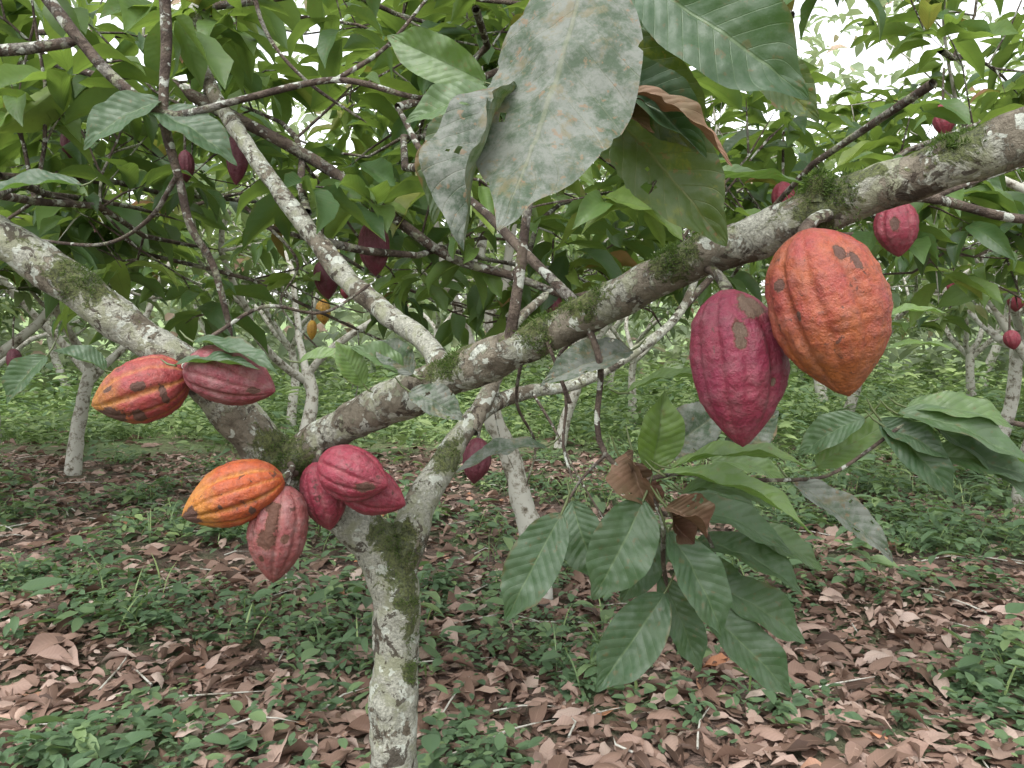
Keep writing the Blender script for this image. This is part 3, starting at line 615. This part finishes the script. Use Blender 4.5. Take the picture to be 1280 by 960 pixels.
pod((-.528,1.50,1.420),(1,-.2,-.25),.188,.110,'dusky',(-.63,1.59,1.44),[(.5,-.9,.06,.12),(.85,.3,.05,.2)],rot=.5)
pod((-.522,1.50,1.198),(-1,-.25,-.36),.192,.118,'orange',(-.445,1.60,1.245),[(.92,-.35,.09,.8),(.35,-.7,.03,.15),(.6,-.2,.02,.1)],rot=.4)
pod((-.442,1.52,1.124),(-.1,-.1,-1),.182,.112,'dustypink',(-.43,1.60,1.225),[(.32,0,.16,.2),(.52,.12,.10,.3),(.5,-.5,.05,.12),(.2,.1,.05,.3),(.72,.3,.03,.12)],rot=.3)
pod((-.378,1.60,1.180),(.22,0,-1),.140,.092,'red',(-.40,1.64,1.25),[],rot=.2)
pod((-.300,1.52,1.240),(1,-.3,-.30),.148,.104,'red',(-.375,1.60,1.275),[(.80,.25,.10,.25)],rot=.2)
pod((-.276,1.57,1.200),(1,-.1,-.45),.150,.095,'red',(-.34,1.63,1.25),[],rot=.8)
pod((-.378,2.2,1.742),(0.05,0,-1),.155,.086,'purple',(-.40,2.28,1.88),[],res=(60,60))
pod((-.828,2.4,2.03),(0,0,-1),.155,.066,'purple',(-.83,2.3,2.14),[],res=(60,60))
pod((-.1125,2.5,1.11),(-.1,0,-1),.145,.09,'purple',(-.09,2.45,1.25),[],res=(60,60))
pod((1.06,2.2,1.795),(.05,0,-1),.155,.115,'red',(1.03,2.2,1.91),[(.45,.5,.12,.2)],res=(60,60))
for x,y,z,L,W,m in [(2.16,4,2.58,.17,.11,'red'),(2.4,4,2.1,.14,.09,'red'),(2.41,4,2.0,.13,.09,'red'),(3.15,5,1.72,.14,.1,'red'),(2.5,4,1.48,.1,.08,'red'),(-1.02,2.5,2.03,.1,.05,'purple'),
  (-.70,3,1.71,.15,.09,'purple'),(-2.8,4.5,1.36,.14,.08,'purple'),(.14,2.7,1.60,.1,.06,'purple'),(-.94,4,1.62,.13,.075,'yellow'),(-1.0,4.0,1.53,.1,.05,'yellow'),(-.98,4.1,1.78,.1,.07,'yellow'),(.95,2.8,1.98,.12,.08,'red'),(-1.6,2.9,2.2,.13,.07,'purple'),
  (-1.25,6,1.85,.15,.09,'red'),(3.4,7,2.4,.17,.1,'red'),(4.4,8,2.0,.16,.1,'red'),(-3.4,6.5,2.3,.16,.09,'purple')]:
    pod((x,y,z),(rng.normal(0,.1),rng.normal(0,.1),-1),L,W,m,(x,y,z+L*.5+.18),[],res=(36,50))

# ---------------------------------------------------------------- neighbouring trees
sp=[(-3.9,4.4),(3.9,4.3),(-4.8,8.7),(-7.3,11.3),(-3.3,12),(7.6,13.2),(4.9,8.2),(-2.15,8.2),(4.3,6.8),(.6,10.5),(-5.9,7.0),(6.2,8.4),(-4.3,6.2),(4.6,11.2),(-7.8,9),(8.2,10)]
k=0
for x,y in sp:
    place(x,y,k%5,rng.uniform(0,6.28),rng.uniform(.95,1.12));k+=1
for yy,s0 in ((14.5,1.15),(18,1.4)):
    for xx in np.arange(-14,15,4.2):
        place(float(xx+rng.normal(0,1.1)),float(yy+rng.normal(0,1.1)),k%5,rng.uniform(0,6.28),rng.uniform(.85,1.15)*s0);k+=1
t2=empty('cacao_tree');g2=Geo();cl=[]
P=[(.16,4.5,-.1),(.12,4.5,.3),(.06,4.5,.55),(-.02,4.5,.85),(-.12,4.45,1.1),(-.1,4.5,1.5),(-.2,4.6,1.9)]
g2.tube(P,[.08,.068,.062,.058,.052,.042,.035],ring=16,step=.04,bump=.16,tag=.3)
for s,d,L in [((-.1,4.5,1.5),(1,.2,.9),1.9),((-.12,4.45,1.2),(-1,.1,.9),2.0),((-.2,4.6,1.9),(.2,.6,1),1.8),((-.1,4.5,1.4),(.4,-.3,1.0),1.5)]:
    grow(g2,cl,s,d,L,.032,0,2,kids=(3,4),zmin=1.9)
g2.make('trunk_and_limbs',[M_barkfar],t2)
cloud('crown',lowT,*whorls(cl,5,7,.2,.3,zmin=1.7),[M_leaf],t2)

# far foliage wall
n=17000
th=rng.uniform(-.95,.95,n);rad=rng.uniform(21,32,n);x=np.sin(th)*rad;y=np.cos(th)*rad
z=gh(x,y)+np.where(rng.random(n)<.38,rng.uniform(0,2.6,n),rng.uniform(0,13,n))
m=np.array([noise.noise(Vector((a*.35,b*.35,c_*.5))) for a,b,c_ in zip(x,y,z)]);kz=(m>-.10)|(z<2.6)
x,y,z,m=x[kz],y[kz],z[kz],m[kz];n=len(x);a=rng.uniform(0,6.28,n)
L=rng.uniform(.35,.75,n)
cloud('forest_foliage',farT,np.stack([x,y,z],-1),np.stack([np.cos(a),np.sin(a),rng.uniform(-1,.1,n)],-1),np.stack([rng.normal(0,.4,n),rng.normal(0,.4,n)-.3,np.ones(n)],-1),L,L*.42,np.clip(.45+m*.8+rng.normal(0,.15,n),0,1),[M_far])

# ---------------------------------------------------------------- light, sky, camera
w=bpy.data.worlds.new('World');sc.world=w;w.use_nodes=True;nt=w.node_tree;nt.nodes.clear()
el,az=math.radians(58),math.radians(200)
sky=nd(nt,'ShaderNodeTexSky',sky_type='NISHITA');sky.sun_disc=False;sky.sun_elevation=el;sky.sun_rotation=az;sky.dust_density=3;sky.ozone_density=1
hs=nd(nt,'ShaderNodeHueSaturation');hs.inputs['Saturation'].default_value=.12;hs.inputs['Value'].default_value=3.5
nt.links.new(sky.outputs[0],hs.inputs['Color'])
bg=nd(nt,'ShaderNodeBackground');bg.inputs[1].default_value=.15;nt.links.new(hs.outputs[0],bg.inputs[0])
o=nd(nt,'ShaderNodeOutputWorld');nt.links.new(bg.outputs[0],o.inputs[0])
sl=bpy.data.lights.new('sun','SUN');sl.energy=1.4;sl.angle=math.radians(25);sl.color=(1,.97,.92)
so=bpy.data.objects.new('sun',sl);col.objects.link(so)
dirv=Vector((math.sin(az)*math.cos(el),math.cos(az)*math.cos(el),math.sin(el)))
so.rotation_euler=dirv.to_track_quat('Z','Y').to_euler()
cam=bpy.data.cameras.new('camera');co=bpy.data.objects.new('camera',cam);col.objects.link(co)
co.location=(0,0,1.5);co.rotation_euler=(PI/2,0,0);cam.sensor_width=36;cam.lens=28.125;cam.shift_y=-60/1280;cam.clip_end=600;cam.clip_start=.02
sc.camera=co
sc.view_settings.view_transform='Standard';sc.view_settings.look='None';sc.view_settings.exposure=0
